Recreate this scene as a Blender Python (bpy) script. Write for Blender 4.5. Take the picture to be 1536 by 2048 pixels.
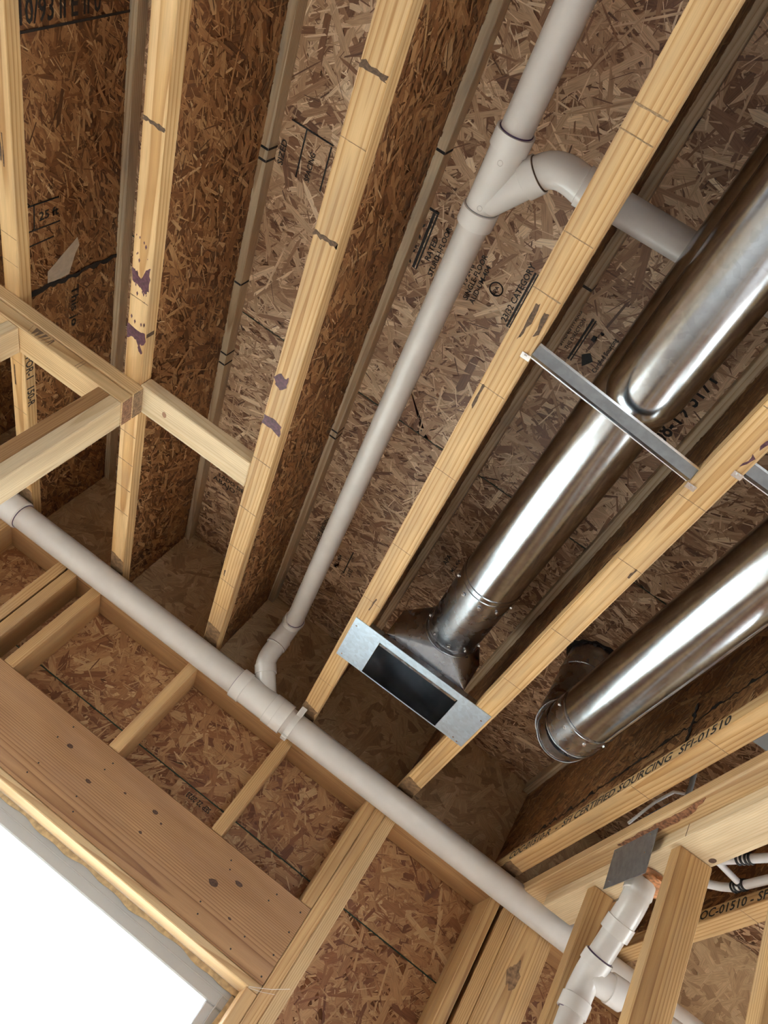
import bpy, bmesh, math, random
import numpy as np
from mathutils import Vector, Matrix

random.seed(7)
RNG = np.random.default_rng(7)
for o in list(bpy.data.objects):
    bpy.data.objects.remove(o)
scene = bpy.context.scene
COL = scene.collection
EYE = 1.58                      # eye height above the floor; model coordinates below are relative to the eye

# ------------------------------------------------------------------ camera, sky, exposure
cam_d = bpy.data.cameras.new('camera')
cam_d.sensor_fit = 'VERTICAL'
cam_d.sensor_height = 36.0
cam_d.sensor_width = 27.0
cam_d.lens = 1540.0 / 2048.0 * 36.0
cam_d.clip_start = 0.02
cam = bpy.data.objects.new('camera', cam_d)
COL.objects.link(cam)
cam.matrix_world = Matrix(((0.80712581, -0.57527621, 0.13268463, 0),
                           (-0.30358917, -0.59718134, -0.74243388, 0),
                           (0.50634134, 0.55895593, -0.65664809, EYE),
                           (0, 0, 0, 1)))
scene.camera = cam

world = bpy.data.worlds.new('overcast_sky')
scene.world = world
world.use_nodes = True
bg = world.node_tree.nodes['Background']
bg.inputs['Color'].default_value = (0.72, 0.84, 1.0, 1)
bg.inputs['Strength'].default_value = 16.0

scene.view_settings.view_transform = 'Standard'
scene.view_settings.look = 'None'
scene.view_settings.gamma = 1.0
scene.view_settings.use_curve_mapping = False
scene.view_settings.exposure = 0.98
scene.cycles.use_denoising = True
scene.cycles.max_bounces = 7
scene.cycles.diffuse_bounces = 5
scene.cycles.glossy_bounces = 4
scene.cycles.sample_clamp_indirect = 12.0

# ------------------------------------------------------------------ key measures (metres, from the eye)
JB, JT = 1.158, 1.564           # joist bottom / subfloor underside
PB = 1.082                      # underside of the double top plates
YW, YS = 2.41, 2.55             # room face of the studs / inner face of the sheathing
YR = 2.53                       # inner face of the rim board
FLOOR = -EYE
JOISTS = [-1.80, -1.39, -0.977, -0.564, -0.156, 0.2455, 0.645, 1.06]
FW, FH = 0.0556, 0.038

# ------------------------------------------------------------------ materials
def new_mat(name):
    m = bpy.data.materials.new(name)
    m.use_nodes = True
    nt = m.node_tree
    return m, nt, nt.nodes['Principled BSDF']

def N(nt, kind, **kw):
    n = nt.nodes.new(kind)
    for k, v in kw.items():
        if hasattr(n, k):
            setattr(n, k, v)
        else:
            n.inputs[k].default_value = v
    return n

def ramp(nt, stops):
    r = nt.nodes.new('ShaderNodeValToRGB')
    e = r.color_ramp.elements
    e[0].position, e[0].color = stops[0][0], (*stops[0][1], 1)
    e[1].position, e[1].color = stops[-1][0], (*stops[-1][1], 1)
    for p, c in stops[1:-1]:
        x = e.new(p); x.color = (*c, 1)
    return r

def scaled(nt, src, sx, sy, sz):
    m = N(nt, 'ShaderNodeMapping')
    m.inputs['Scale'].default_value = (sx, sy, sz)
    nt.links.new(src, m.inputs['Vector'])
    return m.outputs['Vector']

def mixc(nt, fac, a, b, mode='MIX'):
    m = nt.nodes.new('ShaderNodeMix')
    m.data_type = 'RGBA'; m.blend_type = mode
    for i, s in ((0, fac), (6, a), (7, b)):
        if hasattr(s, 'links') or hasattr(s, 'is_linked'):
            nt.links.new(s, m.inputs[i])
        else:
            m.inputs[i].default_value = s if i == 0 else (*s, 1)
    return m.outputs[2]

def wood(name, light, mid, dark, ring=70, along=0.035, rough=0.6, contrast=1.0, weather=0.0, knots=0.0, grey=(0.30, 0.26, 0.21), wob=2.2):
    m, nt, b = new_mat(name)
    L = nt.links
    at = N(nt, 'ShaderNodeAttribute', attribute_name='gc')
    gc = at.outputs['Vector']
    wv = N(nt, 'ShaderNodeTexWave', wave_type='RINGS', rings_direction='X', wave_profile='SAW')
    wv.inputs['Scale'].default_value = ring
    wv.inputs['Distortion'].default_value = wob
    wv.inputs['Detail'].default_value = 2.0
    wv.inputs['Detail Scale'].default_value = 0.35
    L.new(scaled(nt, gc, along, 1, 1), wv.inputs['Vector'])
    lo = N(nt, 'ShaderNodeTexNoise'); lo.inputs['Scale'].default_value = 6.0; lo.inputs['Detail'].default_value = 3
    L.new(scaled(nt, gc, 0.5, 4, 4), lo.inputs['Vector'])
    fi = N(nt, 'ShaderNodeTexNoise'); fi.inputs['Scale'].default_value = 1.0; fi.inputs['Detail'].default_value = 3
    L.new(scaled(nt, gc, 14, 520, 520), fi.inputs['Vector'])
    rp = ramp(nt, [(0.0, light), (0.40, light), (0.74, mid), (0.93, dark), (1.0, light)])
    L.new(wv.outputs['Fac'], rp.inputs['Fac'])
    base = mixc(nt, 1 - 0.92 * contrast, rp.outputs['Color'], light)
    tint = ramp(nt, [(0.3, (0.78, 0.70, 0.62)), (0.7, (1.10, 1.08, 1.04))])
    L.new(lo.outputs['Fac'], tint.inputs['Fac'])
    base = mixc(nt, 0.75, base, tint.outputs['Color'], 'MULTIPLY')
    fr = ramp(nt, [(0.3, (0.80, 0.77, 0.73)), (0.65, (1.05, 1.05, 1.05))])
    L.new(fi.outputs['Fac'], fr.inputs['Fac'])
    base = mixc(nt, 0.55, base, fr.outputs['Color'], 'MULTIPLY')
    oi = N(nt, 'ShaderNodeObjectInfo')
    tr = ramp(nt, [(0.0, (0.86, 0.83, 0.80)), (0.5, (1.0, 0.98, 0.94)), (1.0, (1.08, 1.08, 1.08))])
    L.new(oi.outputs['Random'], tr.inputs['Fac'])
    base = mixc(nt, 0.9, base, tr.outputs['Color'], 'MULTIPLY')
    if knots > 0:
        vo = N(nt, 'ShaderNodeTexVoronoi'); vo.inputs['Scale'].default_value = knots
        L.new(scaled(nt, gc, 0.55, 1, 1), vo.inputs['Vector'])
        kr = ramp(nt, [(0.0, (1, 1, 1)), (0.055, (0.85, 0.85, 0.85)), (0.10, (0, 0, 0))])
        L.new(vo.outputs['Distance'], kr.inputs['Fac'])
        base = mixc(nt, kr.outputs['Color'], base, (0.085, 0.035, 0.018))
    if weather > 0:
        we = N(nt, 'ShaderNodeTexNoise'); we.inputs['Scale'].default_value = 9.0; we.inputs['Detail'].default_value = 6
        L.new(scaled(nt, gc, 0.45, 2.5, 2.5), we.inputs['Vector'])
        wr = ramp(nt, [(0.48, (0, 0, 0)), (0.68, (weather,) * 3)])
        L.new(we.outputs['Fac'], wr.inputs['Fac'])
        base = mixc(nt, wr.outputs['Color'], base, grey)
    L.new(base, b.inputs['Base Color'])
    b.inputs['Roughness'].default_value = rough
    bp = N(nt, 'ShaderNodeBump'); bp.inputs['Strength'].default_value = 0.18; bp.inputs['Distance'].default_value = 0.002
    L.new(fi.outputs['Fac'], bp.inputs['Height'])
    L.new(bp.outputs['Normal'], b.inputs['Normal'])
    return m

def osb_mat(name, stops, gain=1.35):
    m, nt, b = new_mat(name)
    L = nt.links
    rn = N(nt, 'ShaderNodeAttribute', attribute_name='rnd')
    gc = N(nt, 'ShaderNodeAttribute', attribute_name='gc')
    rp = ramp(nt, [(p, tuple(gain * x for x in c)) for p, c in stops])
    L.new(rn.outputs['Fac'], rp.inputs['Fac'])
    no = N(nt, 'ShaderNodeTexNoise'); no.inputs['Scale'].default_value = 1.0; no.inputs['Detail'].default_value = 4
    L.new(scaled(nt, gc.outputs['Vector'], 25, 480, 1), no.inputs['Vector'])
    fr = ramp(nt, [(0.32, (0.62, 0.57, 0.52)), (0.66, (1.16, 1.15, 1.13))])
    L.new(no.outputs['Fac'], fr.inputs['Fac'])
    base = mixc(nt, 0.8, rp.outputs['Color'], fr.outputs['Color'], 'MULTIPLY')
    L.new(base, b.inputs['Base Color'])
    b.inputs['Roughness'].default_value = 0.5
    bp = N(nt, 'ShaderNodeBump'); bp.inputs['Strength'].default_value = 0.25; bp.inputs['Distance'].default_value = 0.001
    L.new(no.outputs['Fac'], bp.inputs['Height'])
    L.new(bp.outputs['Normal'], b.inputs['Normal'])
    return m

def plain(name, col, rough=0.5, metal=0.0, var=0.0, scale=40, spec=None):
    m, nt, b = new_mat(name)
    b.inputs['Roughness'].default_value = rough
    b.inputs['Metallic'].default_value = metal
    tc = N(nt, 'ShaderNodeTexCoord')
    no = N(nt, 'ShaderNodeTexNoise'); no.inputs['Scale'].default_value = scale; no.inputs['Detail'].default_value = 4
    nt.links.new(tc.outputs['Object'], no.inputs['Vector'])
    k = 1 - var
    rp = ramp(nt, [(0.35, tuple(c * k for c in col)), (0.65, tuple(min(1, c * (1 + var * 0.4)) for c in col))])
    nt.links.new(no.outputs['Fac'], rp.inputs['Fac'])
    nt.links.new(rp.outputs['Color'], b.inputs['Base Color'])
    if spec is not None:
        b.inputs['Specular IOR Level'].default_value = spec
    return m

def galvanised(name, col=(0.60, 0.62, 0.64), r0=0.22, r1=0.40, bump=0.02):
    m, nt, b = new_mat(name)
    b.inputs['Metallic'].default_value = 1.0
    tc = N(nt, 'ShaderNodeTexCoord')
    vo = N(nt, 'ShaderNodeTexVoronoi'); vo.inputs['Scale'].default_value = 95
    no = N(nt, 'ShaderNodeTexNoise'); no.inputs['Scale'].default_value = 26; no.inputs['Detail'].default_value = 5
    nt.links.new(tc.outputs['Object'], vo.inputs['Vector'])
    nt.links.new(tc.outputs['Object'], no.inputs['Vector'])
    rp = ramp(nt, [(0.0, tuple(c * 0.86 for c in col)), (1.0, tuple(min(1, c * 1.06) for c in col))])
    nt.links.new(vo.outputs['Color'], rp.inputs['Fac'])
    nt.links.new(rp.outputs['Color'], b.inputs['Base Color'])
    mr = N(nt, 'ShaderNodeMapRange')
    mr.inputs['To Min'].default_value = r0; mr.inputs['To Max'].default_value = r1
    nt.links.new(no.outputs['Fac'], mr.inputs['Value'])
    nt.links.new(mr.outputs['Result'], b.inputs['Roughness'])
    bp = N(nt, 'ShaderNodeBump'); bp.inputs['Strength'].default_value = bump * 5; bp.inputs['Distance'].default_value = 0.003
    n2 = N(nt, 'ShaderNodeTexNoise'); n2.inputs['Scale'].default_value = 9; n2.inputs['Detail'].default_value = 2
    nt.links.new(tc.outputs['Object'], n2.inputs['Vector'])
    nt.links.new(n2.outputs['Fac'], bp.inputs['Height'])
    nt.links.new(bp.outputs['Normal'], b.inputs['Normal'])
    return m

M = {}
M['flange'] = wood('joist_flange_pine', (0.74, 0.51, 0.255), (0.63, 0.385, 0.155), (0.47, 0.25, 0.08), ring=34, along=0.11, weather=0.42, grey=(0.40, 0.27, 0.15), wob=5.5)
M['flange_top'] = wood('joist_top_flange_pine', (0.66, 0.53, 0.36), (0.56, 0.41, 0.25), (0.40, 0.26, 0.14), ring=60, weather=0.6, grey=(0.26, 0.21, 0.16))
M['stud'] = wood('stud_pine', (0.60, 0.385, 0.18), (0.52, 0.30, 0.125), (0.38, 0.195, 0.07), ring=75, weather=0.12)
M['stud2'] = wood('partition_stud_pine', (0.66, 0.43, 0.20), (0.54, 0.32, 0.13), (0.38, 0.19, 0.07), ring=65, weather=0.2)
M['plate'] = wood('top_plate_pine', (0.72, 0.52, 0.285), (0.62, 0.41, 0.20), (0.47, 0.27, 0.11), ring=55, weather=0.15)
M['pale'] = wood('pale_spruce', (0.80, 0.66, 0.45), (0.74, 0.57, 0.35), (0.63, 0.45, 0.24), ring=60, contrast=0.7)
M['header'] = wood('header_fir', (0.47, 0.27, 0.13), (0.39, 0.205, 0.088), (0.22, 0.095, 0.04), ring=72, along=.05, weather=0.35, grey=(0.36, 0.20, 0.11), wob=4.0)
M['wallplate'] = wood('wall_plate_pine', (0.50, 0.30, 0.14), (0.44, 0.25, 0.11), (0.33, 0.17, 0.07), ring=70)
M['osb_floor'] = osb_mat('subfloor_osb', [(0.0, (0.09, 0.042, 0.024)), (0.2, (0.22, 0.108, 0.055)), (0.45, (0.37, 0.23, 0.13)), (0.75, (0.51, 0.355, 0.22)), (1.0, (0.70, 0.56, 0.39))], 1.45)
M['osb_web'] = osb_mat('joist_web_osb', [(0.0, (0.09, 0.034, 0.013)), (0.25, (0.23, 0.092, 0.032)), (0.6, (0.38, 0.185, 0.072)), (0.9, (0.50, 0.29, 0.13)), (1.0, (0.68, 0.48, 0.27))], 1.12)
M['osb_wall'] = osb_mat('sheathing_osb', [(0.0, (0.14, 0.045, 0.018)), (0.25, (0.30, 0.125, 0.05)), (0.55, (0.42, 0.22, 0.095)), (0.85, (0.54, 0.33, 0.16)), (1.0, (0.64, 0.44, 0.24))], 1.05)
M['osb_rim'] = osb_mat('rim_board_osb', [(0.0, (0.24, 0.14, 0.07)), (0.4, (0.38, 0.25, 0.135)), (0.8, (0.46, 0.32, 0.18)), (1.0, (0.52, 0.38, 0.23))])
M['pvc'] = plain('white_pvc', (0.67, 0.62, 0.57), 0.30, var=0.05, scale=14)
M['pvc_fit'] = plain('glossy_white_pvc', (0.75, 0.71, 0.66), 0.2, var=0.03, scale=14)
M['primer'] = plain('purple_primer', (0.10, 0.05, 0.13), 0.4, var=0.3)
M['stain'] = plain('dried_purple_primer_stain', (0.11, 0.035, 0.05), 0.55, var=0.5, scale=120)
M['smudge'] = plain('glue_smudge', (0.13, 0.075, 0.04), 0.8, var=0.5, scale=180)
M['ink'] = plain('black_ink', (0.022, 0.018, 0.016), 0.7, var=0.4, scale=150)
M['greenink'] = plain('green_edge_seal', (0.02, 0.05, 0.03), 0.7, var=0.5, scale=90)
M['pencil'] = plain('pencil_line', (0.19, 0.12, 0.07), 0.8)
M['galv'] = galvanised('galvanised_duct', (0.43, 0.455, 0.485), 0.14, 0.25)
M['galv_dull'] = galvanised('galvanised_collar', (0.42, 0.43, 0.45), 0.2, 0.34, bump=0.012)
M['galv_sheet'] = galvanised('galvanised_sheet', (0.64, 0.75, 0.86), 0.42, 0.58, bump=0.10)
M['steel'] = plain('steel_nail_plate', (0.34, 0.35, 0.36), 0.5, 1.0, var=0.15, scale=60)
M['bright'] = plain('bright_screw', (0.85, 0.85, 0.85), 0.25, 1.0)
M['nail'] = plain('dark_nail_head', (0.03, 0.022, 0.018), 0.6)
M['knot'] = plain('pine_knot', (0.10, 0.045, 0.022), 0.6, var=0.5, scale=160)
M['foam'] = plain('orange_sealing_foam', (0.66, 0.30, 0.13), 0.75, var=0.45, scale=90)
M['bark'] = plain('bark_edge', (0.30, 0.13, 0.06), 0.85, var=0.6, scale=110)
M['vinyl'] = plain('greige_vinyl', (0.40, 0.39, 0.37), 0.45)
M['jambfoam'] = plain('yellowed_gap_foam', (0.50, 0.36, 0.19), 0.8, var=0.3, scale=60)
M['joint'] = plain('finger_joint_line', (0.34, 0.22, 0.115), 0.8, var=0.4, scale=200)
M['brown_end'] = plain('dark_brown_patch', (0.26, 0.15, 0.07), 0.8, var=0.45, scale=60)
M['pex'] = plain('white_pex', (0.78, 0.77, 0.76), 0.4)
M['rubber'] = plain('black_crimp', (0.015, 0.015, 0.017), 0.45)
M['greybox'] = plain('grey_plastic', (0.28, 0.28, 0.27), 0.5)
M['floor'] = plain('bare_concrete_floor', (0.48, 0.41, 0.335), 0.8, var=0.2, scale=3)
M['shell'] = plain('bare_wall_board', (0.40, 0.36, 0.31), 0.8, var=0.25, scale=5)
M['earth'] = plain('pale_ground', (0.34, 0.31, 0.25), 0.9, var=0.2, scale=2)
M['grain_end'] = plain('end_grain', (0.30, 0.19, 0.11), 0.75, var=0.45, scale=130)
M['grain_end_red'] = plain('reddish_end_grain', (0.36, 0.19, 0.11), 0.75, var=0.45, scale=130)
M['thread'] = plain('pale_thread', (0.75, 0.68, 0.6), 0.7)

def glass_mat():
    m, nt, b = new_mat('window_glass')
    nt.nodes.remove(b)
    out = nt.nodes['Material Output']
    tr = N(nt, 'ShaderNodeBsdfTransparent'); tr.inputs['Color'].default_value = (0.95, 0.98, 0.98, 1)
    gl = N(nt, 'ShaderNodeBsdfGlossy'); gl.inputs['Roughness'].default_value = 0.02
    mx = N(nt, 'ShaderNodeMixShader'); mx.inputs[0].default_value = 0.06
    nt.links.new(tr.outputs[0], mx.inputs[1]); nt.links.new(gl.outputs[0], mx.inputs[2])
    nt.links.new(mx.outputs[0], out.inputs['Surface'])
    return m
M['glass'] = glass_mat()

# ------------------------------------------------------------------ object helpers
WLOC = {}

def place(o, origin, parent):
    w = Vector((origin[0], origin[1], origin[2] + EYE))
    WLOC[o.name] = w
    if parent is not None:
        o.parent = parent
        o.location = w - WLOC[parent.name]
    else:
        o.location = w

def tag(o, label=None, cat=None, group=None, kind=None):
    if label: o['label'] = label
    if cat: o['category'] = cat
    if group: o['group'] = group
    if kind: o['kind'] = kind
    return o

def empty(name, origin, parent=None):
    o = bpy.data.objects.new(name, None)
    o.empty_display_size = 0.05
    COL.objects.link(o)
    place(o, origin, parent)
    return o

def link(name, me, mat, origin, parent=None, smooth=None):
    o = bpy.data.objects.new(name, me)
    if mat is not None:
        me.materials.append(mat)
    COL.objects.link(o)
    place(o, origin, parent)
    if smooth:
        me.shade_smooth()
        me.set_sharp_from_angle(angle=math.radians(smooth))
    return o

def mesh(name, V, F, mat, parent=None, origin=None, gc=None, smooth=None):
    V = np.asarray(V, float)
    if origin is None:
        origin = np.array([(V[:, 0].min() + V[:, 0].max()) / 2, (V[:, 1].min() + V[:, 1].max()) / 2, V[:, 2].min()])
    me = bpy.data.meshes.new(name)
    me.from_pydata((V - np.asarray(origin)).tolist(), [], F)
    if gc is not None:
        a = me.attributes.new('gc', 'FLOAT_VECTOR', 'POINT')
        a.data.foreach_set('vector', np.asarray(gc, np.float32).ravel())
    me.update()
    return link(name, me, mat, origin, parent, smooth)

def cbox_geo(x0, x1, y0, y1, z0, z1, c=0.0025):
    lo, hi = (x0, y0, z0), (x1, y1, z1)
    c = min(c, (x1 - x0) * .3, (y1 - y0) * .3, (z1 - z0) * .3)
    V, idx = [], {}
    for sx in (0, 1):
        for sy in (0, 1):
            for sz in (0, 1):
                s = (sx, sy, sz)
                for ax in range(3):        # vertex lying on the face normal to ax
                    p = []
                    for k in range(3):
                        v = hi[k] if s[k] else lo[k]
                        if k != ax:
                            v += -c if s[k] else c
                        p.append(v)
                    idx[(s, ax)] = len(V); V.append(p)
    F = []
    def fl(s, ax, v):
        t = list(s); t[ax] = v; return tuple(t)
    for ax in range(3):
        b, d = (ax + 1) % 3, (ax + 2) % 3
        for v in (0, 1):
            q = []
            for (i, j) in ((0, 0), (1, 0), (1, 1), (0, 1)):
                s = [0, 0, 0]; s[ax] = v; s[b] = i; s[d] = j
                q.append(idx[(tuple(s), ax)])
            F.append(q if v else q[::-1])
        for i in (0, 1):                   # edges running along ax
            for j in (0, 1):
                s0 = [0, 0, 0]; s0[ax] = 0; s0[b] = i; s0[d] = j
                s1 = list(s0); s1[ax] = 1
                s0, s1 = tuple(s0), tuple(s1)
                q = [idx[(s0, b)], idx[(s1, b)], idx[(s1, d)], idx[(s0, d)]]
                F.append(q if (i ^ j) == 1 else q[::-1])
    for s in [(a, b, d) for a in (0, 1) for b in (0, 1) for d in (0, 1)]:
        q = [idx[(s, 0)], idx[(s, 1)], idx[(s, 2)]]
        F.append(q if sum(s) % 2 == 1 else q[::-1])
    return np.array(V), F

def board(name, x0, x1, y0, y1, z0, z1, axis, mat, parent=None, c=0.0025, pith=None):
    V, F = cbox_geo(x0, x1, y0, y1, z0, z1, c)
    ax = 'xyz'.index(axis)
    oth = [k for k in range(3) if k != ax]
    ce = [(x0 + x1) / 2, (y0 + y1) / 2, (z0 + z1) / 2]
    r = pith if pith is not None else (random.uniform(-.05, .05), random.choice((-1, 1)) * random.uniform(.02, .07))
    off = random.uniform(0, 40)
    al = V[:, ax] - ce[ax]
    gc = np.stack([al + off, V[:, oth[0]] - ce[oth[0]] + r[0] + al * random.uniform(-.02, .02), V[:, oth[1]] - ce[oth[1]] + r[1] + al * random.uniform(-.012, .012)], 1)
    return mesh(name, V, F, mat, parent, gc=gc)

def box(name, x0, x1, y0, y1, z0, z1, mat, parent=None, c=0.002):
    V, F = cbox_geo(x0, x1, y0, y1, z0, z1, c)
    return mesh(name, V, F, mat, parent, gc=V * 1.0)

def frames(P):
    P = np.asarray(P, float)
    T = np.gradient(P, axis=0)
    T[0] = P[1] - P[0]; T[-1] = P[-1] - P[-2]
    T /= np.linalg.norm(T, axis=1)[:, None]
    up = np.array([0, 0, 1.0]) if abs(T[0][2]) < .9 else np.array([1.0, 0, 0])
    n = np.cross(T[0], up); n /= np.linalg.norm(n)
    out = []
    for t in T:
        n = n - t * np.dot(n, t); n /= np.linalg.norm(n)
        out.append((n, np.cross(t, n)))
    return P, out

def tube_geo(P, R, seg=24, cap=True):
    P, fr = frames(P)
    R = np.broadcast_to(np.asarray(R, float), (len(P),))
    V, F = [], []
    for p, (n, b), r in zip(P, fr, R):
        for k in range(seg):
            a = 2 * math.pi * k / seg
            V.append(p + r * (math.cos(a) * n + math.sin(a) * b))
    m = len(P)
    for i in range(m - 1):
        for k in range(seg):
            k2 = (k + 1) % seg
            F.append([i * seg + k, i * seg + k2, (i + 1) * seg + k2, (i + 1) * seg + k])
    if cap:
        F.append(list(range(seg))[::-1])
        F.append([(m - 1) * seg + k for k in range(seg)])
    return np.array(V), F

def tube(name, P, R, mat, parent=None, seg=24, cap=True, smooth=40):
    V, F = tube_geo(P, R, seg, cap)
    return mesh(name, V, F, mat, parent, smooth=smooth)

def profile_tube(name, p0, p1, prof, mat, parent=None, seg=32):
    """prof: list of (fraction along p0-p1 in metres, radius)"""
    p0, p1 = np.asarray(p0, float), np.asarray(p1, float)
    d = (p1 - p0) / np.linalg.norm(p1 - p0)
    up = np.array([0, 0, 1.0]) if abs(d[2]) < .9 else np.array([1.0, 0, 0])
    n = np.cross(d, up); n /= np.linalg.norm(n); b = np.cross(d, n)
    V, F = [], []
    for t, r in prof:
        for k in range(seg):
            a = 2 * math.pi * k / seg
            V.append(p0 + d * t + r * (math.cos(a) * n + math.sin(a) * b))
    m = len(prof)
    for i in range(m - 1):
        for k in range(seg):
            k2 = (k + 1) % seg
            F.append([i * seg + k, i * seg + k2, (i + 1) * seg + k2, (i + 1) * seg + k])
    F.append(list(range(seg))[::-1]); F.append([(m - 1) * seg + k for k in range(seg)])
    return mesh(name, V, F, mat, parent, smooth=32)

def ring(name, c, d, R, r, mat, parent=None, seg=36, k=8):
    c, d = np.asarray(c, float), np.asarray(d, float); d = d / np.linalg.norm(d)
    up = np.array([0, 0, 1.0]) if abs(d[2]) < .9 else np.array([1.0, 0, 0])
    n = np.cross(d, up); n /= np.linalg.norm(n); b = np.cross(d, n)
    V, F = [], []
    for i in range(seg):
        a = 2 * math.pi * i / seg
        e = math.cos(a) * n + math.sin(a) * b
        for j in range(k):
            t = 2 * math.pi * j / k
            V.append(c + e * (R + r * math.cos(t)) + d * r * math.sin(t))
    for i in range(seg):
        for j in range(k):
            F.append([i * k + j, i * k + (j + 1) % k, ((i + 1) % seg) * k + (j + 1) % k, ((i + 1) % seg) * k + j])
    return mesh(name, V, F, mat, parent, smooth=60)

def arc(a, c, b, n=8):
    """quadratic bend from a to b around corner c"""
    a, b, c = (np.asarray(q, float) for q in (a, b, c))
    return [tuple((1 - t) ** 2 * a + 2 * t * (1 - t) * c + t * t * b) for t in np.linspace(0, 1, n)]

def poly(name, pts, n, mat, parent=None, th=0.0004):
    """flat irregular patch lying on a surface, n = outward normal"""
    P = np.asarray(pts, float); n = np.asarray(n, float)
    k = len(P)
    V = np.vstack([P, P + n * th])
    nv = np.zeros(3)
    for i in range(k):
        nv += np.cross(P[i], P[(i + 1) % k])
    top = list(range(k, 2 * k)); bot = list(range(k))[::-1]
    F = [top, bot] + [[i, (i + 1) % k, k + (i + 1) % k, k + i] for i in range(k)]
    if np.dot(nv, n) < 0:
        F = [f[::-1] for f in F]
    return mesh(name, V, F, mat, parent)

def rough_outline(pts, n=3, amp=0.0018, ax=(0, 1)):
    out = []
    k = len(pts)
    for i in range(k):
        a, b = np.asarray(pts[i], float), np.asarray(pts[(i + 1) % k], float)
        for t in range(n):
            q = a + (b - a) * t / n
            if t:
                q = q + RNG.normal(0, amp, len(q))
            out.append(q)
    return out

def text(name, s, size, o, u, v, mat, parent=None, sx=1.0):
    """flat printed words, each word an object of its own"""
    u, v, o = (np.asarray(q, float) for q in (u, v, o))
    x = 0.0
    for word in s.split(' '):
        if not word:
            x += .30; continue
        cu = bpy.data.curves.new('t', 'FONT')
        cu.body = word; cu.size = 1.0; cu.offset = .018; cu.resolution_u = 2
        to = bpy.data.objects.new('t', cu)
        COL.objects.link(to)
        dg = bpy.context.evaluated_depsgraph_get()
        me = bpy.data.meshes.new_from_object(to.evaluated_get(dg))
        bpy.data.objects.remove(to); bpy.data.curves.remove(cu)
        co = np.empty(len(me.vertices) * 3); me.vertices.foreach_get('co', co); co = co.reshape(-1, 3)
        wid = co[:, 0].max()
        W = co[:, :1] * size * sx * u + co[:, 1:2] * size * v
        me.vertices.foreach_set('co', W.ravel())
        me.name = name; me.update(); me.materials.clear()
        link(name, me, mat, o + u * x * size * sx, parent)
        x += wid + .30

# ------------------------------------------------------------------ oriented strand board: a slab faced with real overlapping strands
def strands(o, u, v, W, H, n, L, Wd, ang, lift=0.0018):
    cx, cy = RNG.uniform(0, W, n), RNG.uniform(0, H, n)
    ln = RNG.uniform(0, 1, n) ** 1.6 * (L[1] - L[0]) + L[0]
    wd = (RNG.uniform(0, 1, n) ** 2.2 * (Wd[1] - Wd[0]) + Wd[0])
    an = np.where(RNG.uniform(0, 1, n) < ang[2], RNG.uniform(0, math.pi, n), RNG.normal(ang[0], ang[1], n))
    ca, sa = np.cos(an), np.sin(an)
    a = np.stack([-np.ones(n), -RNG.uniform(.6, 1, n), RNG.uniform(.5, 1, n), np.ones(n), RNG.uniform(.6, 1, n), -RNG.uniform(.5, 1, n)], 1) * ln[:, None] / 2
    b = np.stack([RNG.uniform(-.5, .3, n), -np.ones(n), -RNG.uniform(.6, 1, n), RNG.uniform(-.5, .5, n), np.ones(n), RNG.uniform(.5, 1, n)], 1) * wd[:, None] / 2
    px = np.clip(cx[:, None] + a * ca[:, None] - b * sa[:, None], 0, W)
    py = np.clip(cy[:, None] + a * sa[:, None] + b * ca[:, None], 0, H)
    h = (0.0002 + RNG.uniform(0, lift, n))[:, None] + RNG.normal(0, .012, n)[:, None] * b + RNG.normal(0, .003, n)[:, None] * a
    h = np.clip(h, 0.0001, lift * 1.25)
    nn = np.cross(u, v)
    P = o + px[..., None] * u + py[..., None] * v + h[..., None] * nn
    seed = RNG.uniform(0, 500, n)
    gc = np.stack([a + seed[:, None], b + seed[:, None] * .37, np.zeros_like(a)], 2)
    rnd = np.clip(RNG.beta(2.0, 1.9, n)[:, None] + np.zeros((1, 6)), 0, 1)
    return P.reshape(-1, 3), gc.reshape(-1, 3), rnd.ravel()

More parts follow.
